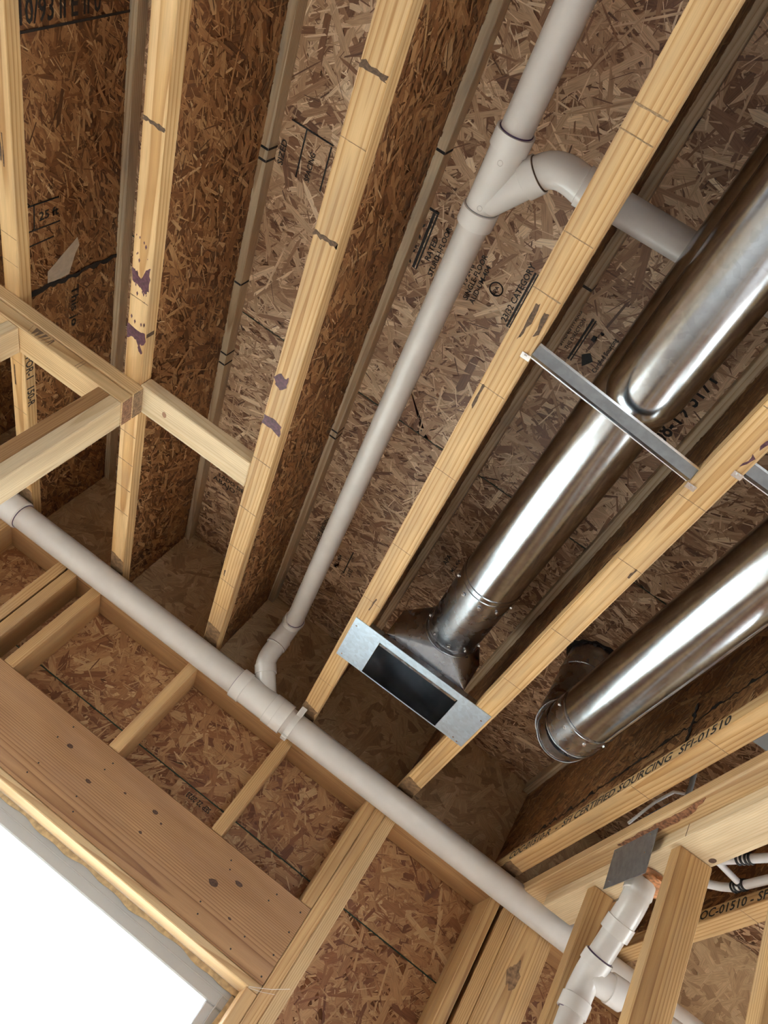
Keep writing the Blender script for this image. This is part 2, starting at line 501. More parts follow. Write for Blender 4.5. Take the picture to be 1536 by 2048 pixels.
def osb_panel(name, x0, x1, y0, y1, z0, z1, faces, mat, parent=None, dens=3200, L=(.025, .13), Wd=(.003, .024), ang=(0.3, 0.7, 0.5), sliver=0.9):
    """faces: list of (side, (a0,a1,b0,b1)) sub-rectangles that carry strands; side in '+x','-x','-y','-z'"""
    V, F = cbox_geo(x0, x1, y0, y1, z0, z1, 0.0006)
    base = len(V)
    VS, GS, RS = [V], [V * 1.0], [np.full(base, 0.16)]
    nf = 0
    for side, (a0, a1, b0, b1) in faces:
        if side == '-z': o, u, v = (a0, b1, z0), (1, 0, 0), (0, -1, 0)
        elif side == '-y': o, u, v = (a0, y0, b0), (1, 0, 0), (0, 0, 1)
        elif side == '+x': o, u, v = (x1, a0, b0), (0, 1, 0), (0, 0, 1)
        else: o, u, v = (x0, a1, b0), (0, -1, 0), (0, 0, 1)
        o, u, v = (np.array(q, float) for q in (o, u, v))
        W, H = a1 - a0, b1 - b0
        n = int(W * H * dens)
        P, G, Rn = strands(o, u, v, W, H, n, L, Wd, ang)
        VS.append(P); GS.append(G); RS.append(Rn); nf += n
        n2 = int(W * H * dens * sliver)
        P, G, Rn = strands(o, u, v, W, H, n2, (.010, .065), (.0010, .0045), ang, .0022)
        Rn = np.repeat(np.where(RNG.uniform(0, 1, n2) < .5, RNG.uniform(.0, .22, n2), RNG.uniform(.72, 1, n2)), 6)
        VS.append(P); GS.append(G); RS.append(Rn); nf += n2
    VA = np.vstack(VS); GA = np.vstack(GS); RA = np.concatenate(RS)
    org = np.array([(x0 + x1) / 2, (y0 + y1) / 2, z0])
    me = bpy.data.meshes.new(name)
    me.vertices.add(len(VA)); me.vertices.foreach_set('co', (VA - org).astype(np.float32).ravel())
    bl = [i for f in F for i in f]
    bs = np.cumsum([0] + [len(f) for f in F])[:-1]
    li = np.concatenate([np.array(bl), np.arange(base, base + nf * 6)])
    ls = np.concatenate([bs, len(bl) + np.arange(nf) * 6])
    me.loops.add(len(li)); me.loops.foreach_set('vertex_index', li.astype(np.int32))
    me.polygons.add(len(ls)); me.polygons.foreach_set('loop_start', ls.astype(np.int32))
    me.update(calc_edges=True)
    a = me.attributes.new('gc', 'FLOAT_VECTOR', 'POINT'); a.data.foreach_set('vector', GA.astype(np.float32).ravel())
    a = me.attributes.new('rnd', 'FLOAT', 'POINT'); a.data.foreach_set('value', RA.astype(np.float32))
    return link(name, me, mat, org, parent)

NEGZ = (0, 0, -1)

# ------------------------------------------------------------------ the shell of the house
fl = box('floor', -4.6, 4.6, -5.2, 2.6, FLOOR - .05, FLOOR, M['floor']); tag(fl, 'dusty bare concrete floor', 'floor', kind='structure')
gr = box('ground', -60, 60, -60, 60, FLOOR - .5, FLOOR - .4, M['earth']); tag(gr, 'pale bare earth around the house', 'ground', kind='structure')

def shell_wall(name, axis, at, a0, a1, holes, label):
    """plain outer wall, axis 'x' or 'y' = normal, with rectangular openings (a0,a1,z0,z1)"""
    e = empty(name, (at if axis == 'x' else (a0 + a1) / 2, at if axis == 'y' else (a0 + a1) / 2, FLOOR))
    tag(e, label, 'wall', kind='structure')
    cuts = sorted(holes)
    prev = a0
    segs = []
    for h in cuts:
        segs.append((prev, h[0], FLOOR, JT)); segs.append((h[0], h[1], FLOOR, h[2])); segs.append((h[0], h[1], h[3], JT)); prev = h[1]
    segs.append((prev, a1, FLOOR, JT))
    for s in segs:
        if s[3] - s[2] < .01 or s[1] - s[0] < .01: continue
        if axis == 'x': box('wall_board', at - .05, at + .05, s[0], s[1], s[2], s[3], M['shell'], e)
        else: box('wall_board', s[0], s[1], at - .05, at + .05, s[2], s[3], M['shell'], e)
    return e
shell_wall('wall_far_left', 'x', -4.55, -5.15, 2.55, [(-.2, 1.7, -.75, .75)], 'bare outer wall with a window opening')
shell_wall('wall_far_right', 'x', 4.55, -5.15, 2.55, [(.1, 1.9, -.75, .75)], 'bare outer wall opposite with a window opening')
shell_wall('wall_back', 'y', -5.15, -4.5, 4.5, [(.9, 2.4, -.65, .75)], 'bare back wall with a window opening')

# subfloor
ceil = empty('ceiling', (0, 1.2, JT)); tag(ceil, 'oriented strand board subfloor seen from below', 'subfloor', kind='structure')
SEAM = 1.418
osb_panel('subfloor_panel', -2.0, 1.30, SEAM + .0015, 2.56, JT, JT + .018, [('-z', (-1.95, 1.28, SEAM + .002, 2.54))], M['osb_floor'], ceil, dens=4200, ang=(0.1, 0.55, 0.35))
osb_panel('subfloor_panel', -2.0, 1.30, .198, SEAM - .0015, JT, JT + .018, [('-z', (-1.95, 1.28, .2, SEAM - .002))], M['osb_floor'], ceil, dens=3400, L=(.03, .20), Wd=(.003, .028), ang=(0.2, 0.7, 0.45))
osb_panel('subfloor_panel', -2.0, 1.30, -2.6, .195, JT, JT + .018, [('-z', (-1.2, 1.2, -.5, .19))], M['osb_floor'], ceil, dens=2600)
osb_panel('subfloor_panel', -4.6, -2.003, -5.2, 2.56, JT, JT + .018, [], M['osb_floor'], ceil)
osb_panel('subfloor_panel', 1.303, 4.6, -5.2, 2.56, JT, JT + .018, [('-z', (1.31, 2.1, .8, 2.54))], M['osb_floor'], ceil, dens=1800)
osb_panel('subfloor_panel', -2.0, 1.30, -5.2, -2.603, JT, JT + .018, [], M['osb_floor'], ceil)
box('light_leak_cover', -4.6, 4.6, -5.2, 2.56, JT + .0185, JT + .03, M['shell'], ceil)  # unseen slab added on top to stop skylight leaking through the panel seams
box('green_edge_line', -2.0, 1.3, SEAM - .0018, SEAM + .0018, JT - .0006, JT + .004, M['greenink'], ceil, c=.0002)

# ------------------------------------------------------------------ floor joists
JLAB = {
 0: 'I-joist at the far left edge, seen only behind the partition studs',
 1: 'I-joist at the left edge with black ruler stamp on its web',
 2: 'I-joist crossing the end of the left partition plate, two purple stains on its flange',
 3: 'I-joist carrying the right end of the pale blocking board, dark smudges on its flange',
 4: 'I-joist between the white vent pipe and the nearer metal duct',
 5: 'I-joist between the two round metal ducts',
 6: 'I-joist with certified sourcing lettering along its lower flange',
 7: 'I-joist at the lower right behind the partition studs and white tubing'}
joists = []
for i, X in enumerate(JOISTS):
    e = empty('floor_joist', (X, 1.0, JB))
    tag(e, JLAB[i], 'joist', 'I-joists under the subfloor')
    y0, y1 = -2.5, YR - .001
    wv = [('+x', (.0, y1 - .002, JB + FH, JT - FH)), ('-x', (.0, y1 - .002, JB + FH, JT - FH))]
    if i in (0, 1, 2, 3): wv = wv[:1] if i < 2 else wv
    board('bottom_flange', X - FW / 2, X + FW / 2, y0, y1, JB, JB + FH, 'y', M['flange'], e, c=.0016, pith=(random.uniform(-.02, .02), random.choice((-1, 1)) * random.uniform(.015, .035)))
    board('top_flange', X - FW / 2, X + FW / 2, y0, y1, JT - FH, JT - .0005, 'y', M['flange_top'], e, c=.0016)
    osb_panel('web', X - .0048, X + .0048, y0, y1, JB + FH - .002, JT - FH + .002, wv, M['osb_web'], e, dens=4200, L=(.02, .11), Wd=(.003, .020), ang=(0.35, 0.45, 0.3))
    joists.append(e)

def patch(pts, par, mat, name, n=3, amp=.0015, z=JB - .0001):
    P = [(p[0], p[1], z) for p in rough_outline([np.array(q, float) for q in pts], n, amp)]
    return poly(name, P, NEGZ, M[mat], par, .0003)

J = joists
patch([(-1.004, 1.127), (-.993, 1.131), (-.976, 1.143), (-.964, 1.112), (-.952, 1.101), (-.950, 1.129), (-.951, 1.164), (-.961, 1.176), (-.981, 1.166), (-1.0, 1.161)], J[2], 'stain', 'primer_stain')
patch([(-1.004, 1.288), (-.987, 1.290), (-.971, 1.292), (-.951, 1.287), (-.951, 1.322), (-.962, 1.326), (-.968, 1.336), (-.975, 1.322), (-.991, 1.321), (-1.004, 1.334)], J[2], 'stain', 'primer_stain')
patch([(-.969, 1.342), (-.965, 1.330), (-.954, 1.348), (-.957, 1.357), (-.965, 1.352)], J[2], 'stain', 'primer_stain', 2, .0008)
patch([(-.592, 1.155), (-.577, 1.134), (-.566, 1.142), (-.557, 1.132), (-.555, 1.162), (-.571, 1.180), (-.585, 1.172)], J[3], 'stain', 'primer_stain')
patch([(-.591, 1.273), (-.566, 1.268), (-.540, 1.276), (-.538, 1.310), (-.564, 1.300), (-.592, 1.304)], J[3], 'stain', 'primer_stain')
for k in range(26):                                    # primer splashes between the two stains
    x, y = random.uniform(-1.0, -.955), random.uniform(1.04, 1.30)
    r = random.uniform(.0008, .0028)
    patch([(x - r, y), (x, y - 2 * r), (x + r, y), (x, y + 3 * r)], J[2], 'stain', 'primer_splash', 1, 0)
patch([(.259, .679), (.268, .684), (.264, .700), (.258, .712), (.262, .694)], J[5], 'stain', 'primer_stain', 2, .001)
patch([(.262, .640), (.2665, .650), (.263, .668), (.2585, .660)], J[5], 'stain', 'primer_stain', 2, .001)

def finger_joint(j, y, w=.006, mat='smudge', skew=.0):
    mat = 'smudge' if w > .005 else 'joint'
    X = JOISTS[j]
    pts = [(X - FW / 2 + .001, y), (X, y + skew), (X + FW / 2 - .001, y + skew * 2), (X + FW / 2 - .001, y + skew * 2 + w), (X, y + skew + w * .8), (X - FW / 2 + .001, y + w)]
    patch(pts, J[j], mat, 'finger_joint', 4, w * .18)
for j, y, w in [(2, .778, .009), (2, 1.20, .0022), (2, 1.66, .003), (2, 1.78, .003), (2, 1.90, .003), (2, 2.02, .003), (3, .478, .011), (3, .780, .012), (3, .60, .0012), (3, 1.42, .003), (3, 1.62, .003), (3, 1.80, .003), (3, 1.98, .003), (3, 2.12, .0025),
                (4, .372, .0016), (4, .335, .003), (4, .535, .0014), (4, .64, .0022), (4, .86, .0016), (4, 1.10, .0014), (4, 1.62, .0014), (4, 1.38, .0014), (4, 2.1, .0014), (5, .60, .0016), (5, 1.02, .0016), (5, 1.30, .0014), (5, 1.55, .0014), (5, .82, .0012), (6, 1.30, .0018), (6, 1.60, .0018), (7, 1.75, .002), (1, 1.28, .0016), (1, 1.36, .0014), (1, 1.7, .0016), (1, 1.9, .0016)]:
    finger_joint(j, y, w)
for j, pts in [(4, [(-.165, .665), (-.158, .66), (-.154, .70), (-.160, .735), (-.163, .74), (-.164, .70)]), (4, [(-.145, .67), (-.136, .668), (-.134, .71), (-.142, .72)]), (4, [(-.178, .86), (-.172, .86), (-.172, .92), (-.177, .91)]),
               (1, [(-1.40, 1.00), (-1.397, 1.00), (-1.396, 1.09), (-1.399, 1.09)]), (1, [(-1.392, 1.02), (-1.389, 1.02), (-1.388, 1.10), (-1.391, 1.10)]), (1, [(-1.404, 1.72), (-1.400, 1.72), (-1.399, 1.80), (-1.403, 1.80)]),
               (4, [(-.15, 1.60), (-.146, 1.60), (-.15, 1.66), (-.153, 1.66)]), (5, [(.258, 1.02), (.262, 1.02), (.262, 1.05), (.258, 1.05)]), (3, [(-.583, 1.93), (-.578, 1.93), (-.577, 1.96), (-.582, 1.955)])]:
    patch(pts, J[j], 'smudge', 'resin_streak', 3, .0012)
def side_mark(j, sgn, y0, y1, z0, z1, mat='ink', name='marker_tick'):
    X = JOISTS[j] + sgn * (FW / 2 + .0001)
    poly(name, [(X, y0, z0), (X, y1, z0), (X, y1, z1), (X, y0, z1)], (sgn, 0, 0), M[mat], J[j], .0003)
for j, y in [(2, .915), (2, .945), (2, 1.305), (2, 1.56), (2, 1.60), (3, .70), (4, .62), (4, .78), (3, 1.56), (3, 1.585)]:
    side_mark(j, 1, y, y + .006, JT - FH + .001, JT - .001)
    X = JOISTS[j]
    poly('marker_tick', [(X + .006, y, JT - FH - .0001), (X + FW / 2, y, JT - FH - .0001), (X + FW / 2, y + .006, JT - FH - .0001), (X + .006, y + .006, JT - FH - .0001)], NEGZ, M['ink'], J[j], .0003)
side_mark(4, 1, .42, .447, JT - FH + .002, JT - .002)
side_mark(2, 1, 1.29, 1.302, JB + .004, JB + .03, 'smudge', 'resin_streak')
for j, y in ((1, 2.27), (2, 2.265), (3, 2.245), (4, 2.275), (5, 2.255), (6, 2.29)):  # brown patch over the wall end of each bottom flange
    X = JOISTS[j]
    patch([(X - FW / 2 + .001, y), (X, y + .008), (X + FW / 2 - .001, y + .016), (X + FW / 2 - .001, 2.405), (X - FW / 2 + .001, 2.405)], J[j], 'brown_end', 'brown_end_patch', 4, .002)
# printed lettering on joists
WX = -1.3852 + .0032
text('printed_text', '25 ft', .034, (WX, 1.268, 1.245), (0, 0, 1), (0, -1, 0), M['ink'], J[1])
for (a, b) in [((1.216, 1.205), (1.218, 1.309)), ((1.287, 1.205), (1.288, 1.312)), ((1.330, 1.205), (1.327, 1.291))]:
    poly('printed_rule', [(WX, a[0], a[1]), (WX, b[0], b[1]), (WX, b[0] + .004, b[1]), (WX, a[0] + .004, a[1])], (1, 0, 0), M['ink'], J[1], .0003)
poly('printed_rule', [(WX, 1.217, 1.233), (WX, 1.287, 1.231), (WX, 1.287, 1.227), (WX, 1.217, 1.229)], (1, 0, 0), M['ink'], J[1], .0003)
text('printed_text', 'This jo', .038, (WX, 1.52, 1.352), (0, 1, 0), (0, 0, 1), M['ink'], J[1], sx=1.4)
P = [(WX, 1.474 + random.uniform(-.004, .004), z) for z in np.linspace(1.197, 1.525, 26)]
Q = [(WX, 1.483 + random.uniform(-.002, .012), z) for z in np.linspace(1.197, 1.525, 26)]
poly('black_marker_line', P + Q[::-1], (1, 0, 0), M['ink'], J[1], .0003)
text('printed_text', '10/93 II E II 0', .07, (WX, .80, 1.205), (0, 0, 1), (0, -1, 0), M['ink'], J[1], sx=.62)
poly('printed_rule', [(WX, .812, 1.20), (WX, .808, 1.525), (WX, .814, 1.525), (WX, .818, 1.20)], (1, 0, 0), M['ink'], J[1], .0003)
text('printed_text', 'OCCES FOR-1   150-R', .036, (-1.39 + FW / 2 + .0003, 1.55, JB + .006), (0, 1, 0), (0, 0, 1), M['ink'], J[1], sx=.95)
text('printed_text', 'COC-01510-R  -  SFI CERTIFIED SOURCING  SFI-01510', .037, (.645 - FW / 2 - .0003, 2.31, JB + .006), (0, -1, 0), (0, 0, 1), M['ink'], J[6], sx=1.25)
text('printed_text', 'R - COC-01510 - SFI', .037, (1.06 - FW / 2 - .0003, 2.02, JB + .006), (0, -1, 0), (0, 0, 1), M['ink'], J[7], sx=1.2)
poly('pale_strand', [(WX - .001, 1.433, 1.269), (WX - .001, 1.363, 1.373), (WX - .001, 1.391, 1.380), (WX - .001, 1.412, 1.366), (WX - .001, 1.472, 1.343), (WX - .001, 1.474, 1.268)], (1, 0, 0), plain('pale_strand_wood', (0.62, 0.50, 0.36), .6, var=.12, scale=60), J[1], .0004)
# long black smear on web of the joist by the elbowed duct
WX6 = .645 - .0048 - .0032
P = [(WX6, y, 1.245 + .05 * (2.25 - y) + random.uniform(-.006, .006)) for y in np.linspace(1.05, 2.25, 90)]
Q = [(p[0], p[1], p[2] + .003 + random.choice((0, 0, .004, .010)) + random.uniform(0, .003)) for p in P]
poly('black_marker_line', P + Q[::-1], (-1, 0, 0), M['ink'], J[6], .0003)
P = [(WX6, 1.43 + random.uniform(-.005, .005), z) for z in np.linspace(1.20, 1.36, 14)]
poly('black_marker_line', P + [(p[0], p[1] + .012 + random.uniform(-.004, .004), p[2]) for p in P[::-1]], (-1, 0, 0), M['ink'], J[6], .0003)

# ------------------------------------------------------------------ printing on the subfloor
SZ = JT - .0026
U, Vv = (0, -1, 0), (-1, 0, 0)
def stext(s, size, x, y, sx=1.0, u=U, v=Vv):
    return text('printed_text', s, size, (x, y, SZ), u, v, M['ink'], ceil, sx=sx)
def sbar(x0, x1, y0, y1):
    poly('printed_rule', [(x0, y0, SZ), (x1, y0, SZ), (x1, y1, SZ), (x0, y1, SZ)], NEGZ, M['ink'], ceil, .0003)
stext('APA', .030, -.532, .985, 1.9)
sbar(-.525, -.518, .845, .99); sbar(-.515, -.511, .845, .99); sbar(-.540, -.511, .838, .844)
stext('RATED', .020, -.490, .955); stext('STURD-I-FLOOR', .018, -.470, .985)
stext('24 OC', .034, -.430, .985, 1.1)
stext('EXPOSURE 1', .024, -.405, .985)
stext('PS 2-18', .018, -.387, .955); stext('SINGLE-FLOOR', .018, -.368, .985); stext('AUD-UM-404', .018, -.350, .985)
ring('printed_seal', (-.318, .92, SZ + .0025), (0, 0, 1), .016, .0032, M['ink'], ceil, 20, 4)
stext('APA', .013, -.313, .936, 1.0)
stext('23/32 CATEGORY', .021, -.262, .978, .95)
sbar(-.258, -.253, .835, .985); sbar(-.250, -.247, .835, .985); stext('CONSTRUCTION', .017, -.228, .985, 1.05)
stext('STRENGTH AXIS', .014, -.124, .950, .95); stext('THIS DIRECTION', .012, -.108, .950, .95)
sbar(-.098, -.093, .853, .968); sbar(-.090, -.087, .853, .968)
poly('printed_arrow', [(-.075, .94, SZ), (-.06, .925, SZ), (-.045, .94, SZ), (-.06, .965, SZ)], NEGZ, M['ink'], ceil, .0003)
sbar(-.076, -.066, .885, .898); sbar(-.066, -.058, .868, .874)
stext('Certified Sourcing', .015, -.026, .962, .9); sbar(-.021, -.018, .862, .962); stext('SFI-00121 10F 5003', .011, -.008, .960, 1.0)
stext('SIZED', .022, -.925, .955, 1.1); sbar(-.884, -.880, .842, .960); stext('SPACING', .020, -.845, .955, .9); sbar(-.812, -.808, .845, .957); sbar(-.926, -.806, .838, .842)
stext('LADO DE', .026, -.905, 2.120, 1.0, (1, 0, 0), (0, -1, 0)); stext('ABAJO', .030, -.925, 2.152, 1.1, (1, 0, 0), (0, -1, 0))
stext('RATED SHEATHING', .02, -.470, 2.09, .8); sbar(-.455, -.449, 1.96, 2.09)
stext('APA', .022, -.40, 2.15, 1.3); stext('MILL 404', .020, -.375, 2.15); sbar(-.348, -.344, 2.02, 2.15); stext('23/32', .020, -.32, 2.15)
stext('08-T9 3171', .055, .193, 1.02, .8)
stext('APA', .022, -.065, 1.80, 1.2); stext('MILL 404', .017, -.035, 1.81)

# ------------------------------------------------------------------ front wall with its window
wf = empty('wall_front', (0, YW, FLOOR)); tag(wf, 'framed outside wall with strand board sheathing, header and window', 'wall', kind='structure')
ZS = .818
W0, W1, WT, WB = -1.67, .160, .461, -1.0                  # rough opening
osb_panel('sheathing_panel', -4.6, 4.6, YS, YS + .011, ZS + .001, 1.60, [('-y', (-1.75, 1.9, ZS + .001, PB))], M['osb_wall'], wf, dens=3200, L=(.03, .15), Wd=(.005, .034), ang=(0.5, 0.8, 0.6))
for b in ((2.2, 3.9, FLOOR, -1.0), (2.2, 3.9, .46, ZS - .001), (3.901, 4.6, FLOOR, ZS - .001)):  # panels round an unseen opening, added to let in more daylight
    osb_panel('sheathing_panel', b[0] + .001, b[1], YS, YS + .011, b[2], b[3], [], M['osb_wall'], wf)
osb_panel('sheathing_panel', W1, 2.2, YS, YS + .011, FLOOR, ZS - .001, [('-y', (W1 + .02, 1.9, .25, ZS - .001))], M['osb_wall'], wf, dens=3000, L=(.03, .16), Wd=(.005, .036), ang=(0.5, 0.9, 0.7))
osb_panel('sheathing_panel', W0, W1 - .001, YS, YS + .011, WT, ZS - .001, [('-y', (-1.6, W1 - .002, .66, ZS - .001))], M['osb_wall'], wf, dens=3200, L=(.03, .15), Wd=(.005, .034), ang=(0.5, 0.8, 0.6))
osb_panel('sheathing_panel', W0, W1 - .001, YS, YS + .011, FLOOR, WB, [], M['osb_wall'], wf)
osb_panel('sheathing_panel', -4.6, W0 - .001, YS, YS + .011, FLOOR, ZS - .001, [], M['osb_wall'], wf)
box('green_edge_line', -1.75, 1.9, YS - .0022, YS - .0003, ZS - .002, ZS + .002, M['greenink'], wf, c=.0002)
osb_panel('rim_board', -4.6, 4.6, YR, YS - .0005, JB, JT, [('-y', (-1.95, 2.1, JB + .001, JT - .001))], M['osb_rim'], wf, dens=1500, L=(.05, .22), Wd=(.015, .06), ang=(0.3, 0.7, 0.5), sliver=.25)
board('top_plate', -4.5, 4.5, YW, YS - .0005, PB, PB + .0375, 'x', M['wallplate'], wf)
board('top_plate', -4.5, 4.5, YW, YS - .0005, PB + .0385, JB - .0005, 'x', M['wallplate'], wf)
HT, HB = .716, .485
hd = board('header_beam', -1.71, .1965, YW, YS - .0005, HB, HT, 'x', M['header'], wf, pith=(-.02, .09))
hd['label'] = 'wide orange brown header plank with dark knots and nail holes'
board('header_plate', -1.71, .1965, YW + .001, YS - .0005, WT, HB - .0008, 'x', M['plate'], wf)
for x0 in (-1.42, -1.158, -1.114, -1.006, -.578, -.177, .1585):
    board('cripple_stud', x0, x0 + .038, YW, YS - .0005, HT + .0005, PB - .0005, 'z', M['stud'], wf)
for x0, m in ((.1975, 'stud'), (.2360, 'plate')):
    board('king_stud', x0, x0 + .038, YW, YS - .0005, FLOOR, PB - .0005, 'z', M[m], wf)
board('jack_stud', W1 - .0005, W1 + .037, YW, YS - .0005, FLOOR, WT - .0005, 'z', M['stud'], wf)
for x0 in (-1.7475, -1.71):
    board('jack_stud', x0, x0 + .0372, YW, YS - .0005, FLOOR, WT - .0005 if x0 > -1.74 else PB - .0005, 'z', M['stud'], wf)
board('wall_stud', .642, .680, YW, YS - .0005, FLOOR, PB - .0005, 'z', M['stud2'], wf)
board('wall_stud', .693, .7325, YW, YS - .0005, FLOOR, PB - .0005, 'z', M['stud2'], wf)
bk = board('backing_stud', .7335, .875, YW + .001, YW + .039, FLOOR, PB - .0005, 'z', M['stud2'], wf)
board('wall_stud', 1.27, 1.308, YW, YS - .0005, FLOOR, PB - .0005, 'z', M['stud'], wf)
board('wall_stud', 1.68, 1.718, YW, YS - .0005, FLOOR, PB - .0005, 'z', M['stud'], wf)
board('window_sill_plate', W0, W1 - .001, YW, YS - .0005, WB - .038, WB, 'x', M['stud'], wf)
text('printed_text', 'SEP 22 2023', .024, (-.222, YS - .0026, .800), (-1, 0, 0), (0, 0, -1), M['ink'], wf, sx=.78)
for (x, z, rx, rz) in [(-.66, .645, .010, .006), (-.545, .602, .010, .005), (-.44, .64, .005, .003), (-.335, .652, .009, .006), (-.30, .638, .004, .003), (-.075, .605, .016, .009), (-.015, .645, .013, .006), (-.33, .585, .006, .004), (.02, .56, .006, .003)]:
    P = [(x + rx * math.cos(t) * random.uniform(.85, 1.15), YW - .0001, z + rz * math.sin(t) * random.uniform(.85, 1.15)) for t in np.linspace(0, 2 * math.pi, 13)[:-1]]
    poly('knot', P, (0, -1, 0), M['knot'], hd, .0003)
for x in np.arange(-1.0, .19, .155):
    for z in (.690, .652, .556, .512):
        if (round(x * 100) + round(z * 1000)) % 2 == 0: continue
        xx, zz = x + random.uniform(-.02, .02), z + random.uniform(-.01, .01)
        if xx > .185: continue
        P = [(xx + .0026 * math.cos(t), YW - .0001, zz + .0026 * math.sin(t)) for t in np.linspace(0, 2 * math.pi, 9)[:-1]]
        poly('nail_hole', P, (0, -1, 0), M['nail'], hd, .0003)
for xx, zz in ((.175, .69), (.178, .63), (.176, .56), (.180, .50)):
    P = [(xx + .0028 * math.cos(t), YW - .0001, zz + .0028 * math.sin(t)) for t in np.linspace(0, 2 * math.pi, 9)[:-1]]
    poly('nail_hole', P, (0, -1, 0), M['nail'], hd, .0003)
# knot cluster on the flat backing stud
P = [(.80 + .022 * math.cos(t) * random.uniform(.6, 1.2), YW + .0009, .93 + .045 * math.sin(t) * random.uniform(.6, 1.2)) for t in np.linspace(0, 2 * math.pi, 19)[:-1]]
poly('knot', P, (0, -1, 0), plain('brown_weathering', (.33, .19, .095), .7, var=.6, scale=70), bk, .0002)

# the window
YG = 2.556
wn = empty('window_1', ((W0 + W1) / 2, YG, WB)); tag(wn, 'white vinyl window glowing with daylight in the framed wall', 'window', kind='structure')
FR = .064
xm = (W0 + W1) / 2
for (a0, a1, b0, b1) in [(W0 + .004, W1 - .004, WT - FR, WT - .004), (W0 + .004, W1 - .004, WB + .004, WB + FR), (W0 + .004, W0 + FR, WB + FR + .0005, WT - FR - .0005), (W1 - FR, W1 - .004, WB + FR + .0005, WT - FR - .0005), (xm - .04, xm + .04, WB + FR + .0005, WT - FR - .0005)]:
    f = box('window_frame', a0, a1, YG - .012, YG + .06, b0, b1, M['vinyl'], wn, c=.004)
for (a0, a1, b0, b1) in [(W0 + .004, W1 - .004, WT - FR * .52, WT - FR * .46), (W1 - FR * .54, W1 - FR * .48, WB + FR, WT - FR * .5)]:
    box('frame_bead', a0, a1, YG - .016, YG - .0125, b0, b1, M['vinyl'], wn, c=.0008)
for a0, a1 in ((W0 + FR, xm - .04), (xm + .04, W1 - FR)):
    pn = box('pane', a0 + .0005, a1 - .0005, YG + .02, YG + .024, WB + FR + .001, WT - FR - .001, M['glass'], wn, c=.0003)
for k in range(16):
    x = random.uniform(-.60, .06); z = random.uniform(.10, .37); l = random.uniform(.008, .035)
    xx = x + l * .22
    poly('rain_streak', [(x, YG + .0195, z), (x + .0014, YG + .0195, z), (xx + .001, YG + .0195, z + l), (xx, YG + .0195, z + l)], (0, -1, 0), M['greybox'], wn, .0002)
xs = np.linspace(W0 + .01, W1 - .0005, 90)
P = [(x, YS - .012, WT - .001) for x in xs]
Q = [(x, YS - .012, WT - .013 - .004 * math.sin(x * 21) - .003 * math.sin(x * 53 + 1) - random.uniform(0, .0015)) for x in xs]
P[-1] = (W1 - .0005, YS - .012, WT - .0005); Q[-1] = (W1 - .0005, YS - .012, WT - .02)
poly('gap_foam', P + Q[::-1], (0, -1, 0), M['jambfoam'], wn, .006)
zs = np.linspace(WB + .01, WT - .016, 60)
P = [(W1 - .001, YS - .012, z) for z in zs]
Q = [(W1 - .013 - .003 * math.sin(z * 25) - random.uniform(0, .0015), YS - .012, z) for z in zs]
poly('gap_foam', P + Q[::-1], (0, -1, 0), M['jambfoam'], wn, .006)
th = tube('plastic_thread', [(.166, YW - .002, .462), (.19, YW - .006, .474), (.22, YW - .006, .490), (.262, YW - .003, .520)], .0008, M['thread'], None, 6)
tag(th, 'thin pale thread snagged at the window header corner', 'thread')
th = tube('plastic_thread', [(.166, YW - .002, .459), (.20, YW - .005, .470), (.236, YW - .002, .487)], .0006, M['thread'], None, 6)
tag(th, 'shorter pale thread below the other at the window header corner', 'thread')

# ------------------------------------------------------------------ left partition
wl = empty('wall_left', (-1.7, 1.5, FLOOR)); tag(wl, 'open stud partition ending under a joist', 'wall', kind='structure')
XE = -.938
p1 = board('top_plate', -4.4, XE, 1.460, 1.547, PB, PB + .0375, 'x', M['plate'], wl)
p2 = board('top_plate', -4.4, XE, 1.455, 1.547, PB + .0385, JB - .0005, 'x', M['plate'], wl)
box('end_grain', XE, XE + .0006, 1.4625, 1.5445, PB + .002, PB + .0355, M['grain_end_red'], p1, c=.0001)
box('end_grain', XE, XE + .0006, 1.4575, 1.5445, PB + .0405, JB - .0025, M['grain_end'], p2, c=.0001)
for x0, m in ((-.977, 'pale'), (-1.0155, 'wallplate'), (-1.322, 'pale'), (-1.73, 'plate'), (-2.14, 'plate')):
    board('wall_stud', x0, x0 + .038, 1.461, 1.546, FLOOR, PB - .0005, 'z', M[m], wl)
for k in range(7):
    x = -1.26 + k * .011
    poly('pencil_mark', [(x, 1.4598, PB + .006), (x + .0008, 1.4598, PB + .006), (x + .0012 + random.uniform(-.01, .01), 1.4598, PB + .032), (x + random.uniform(-.01, .01), 1.4598, PB + .032)], (0, -1, 0), M['pencil'], p1, .0002)
for x in (-1.10, -1.092):
    poly('pencil_mark', [(x, 1.4598, PB + .004), (x + .0012, 1.4598, PB + .004), (x + .0012, 1.4598, PB + .034), (x, 1.4598, PB + .034)], (0, -1, 0), M['pencil'], p1, .0002)
bb = board('blocking_board', -.977 + FW / 2 + .0005, -.564 - FW / 2 - .0005, 1.452, 1.547, JB - .001, JB + .0365, 'x', M['pale'])
tag(bb, 'pale flat blocking board nailed between two joists', 'board')
P = [(-.865 + .007 * math.cos(t), 1.497 + .010 * math.sin(t), JB - .0011) for t in np.linspace(0, 2 * math.pi, 13)[:-1]]
poly('knot', P, NEGZ, plain('light_knot', (.34, .17, .09), .6), bb, .0002)

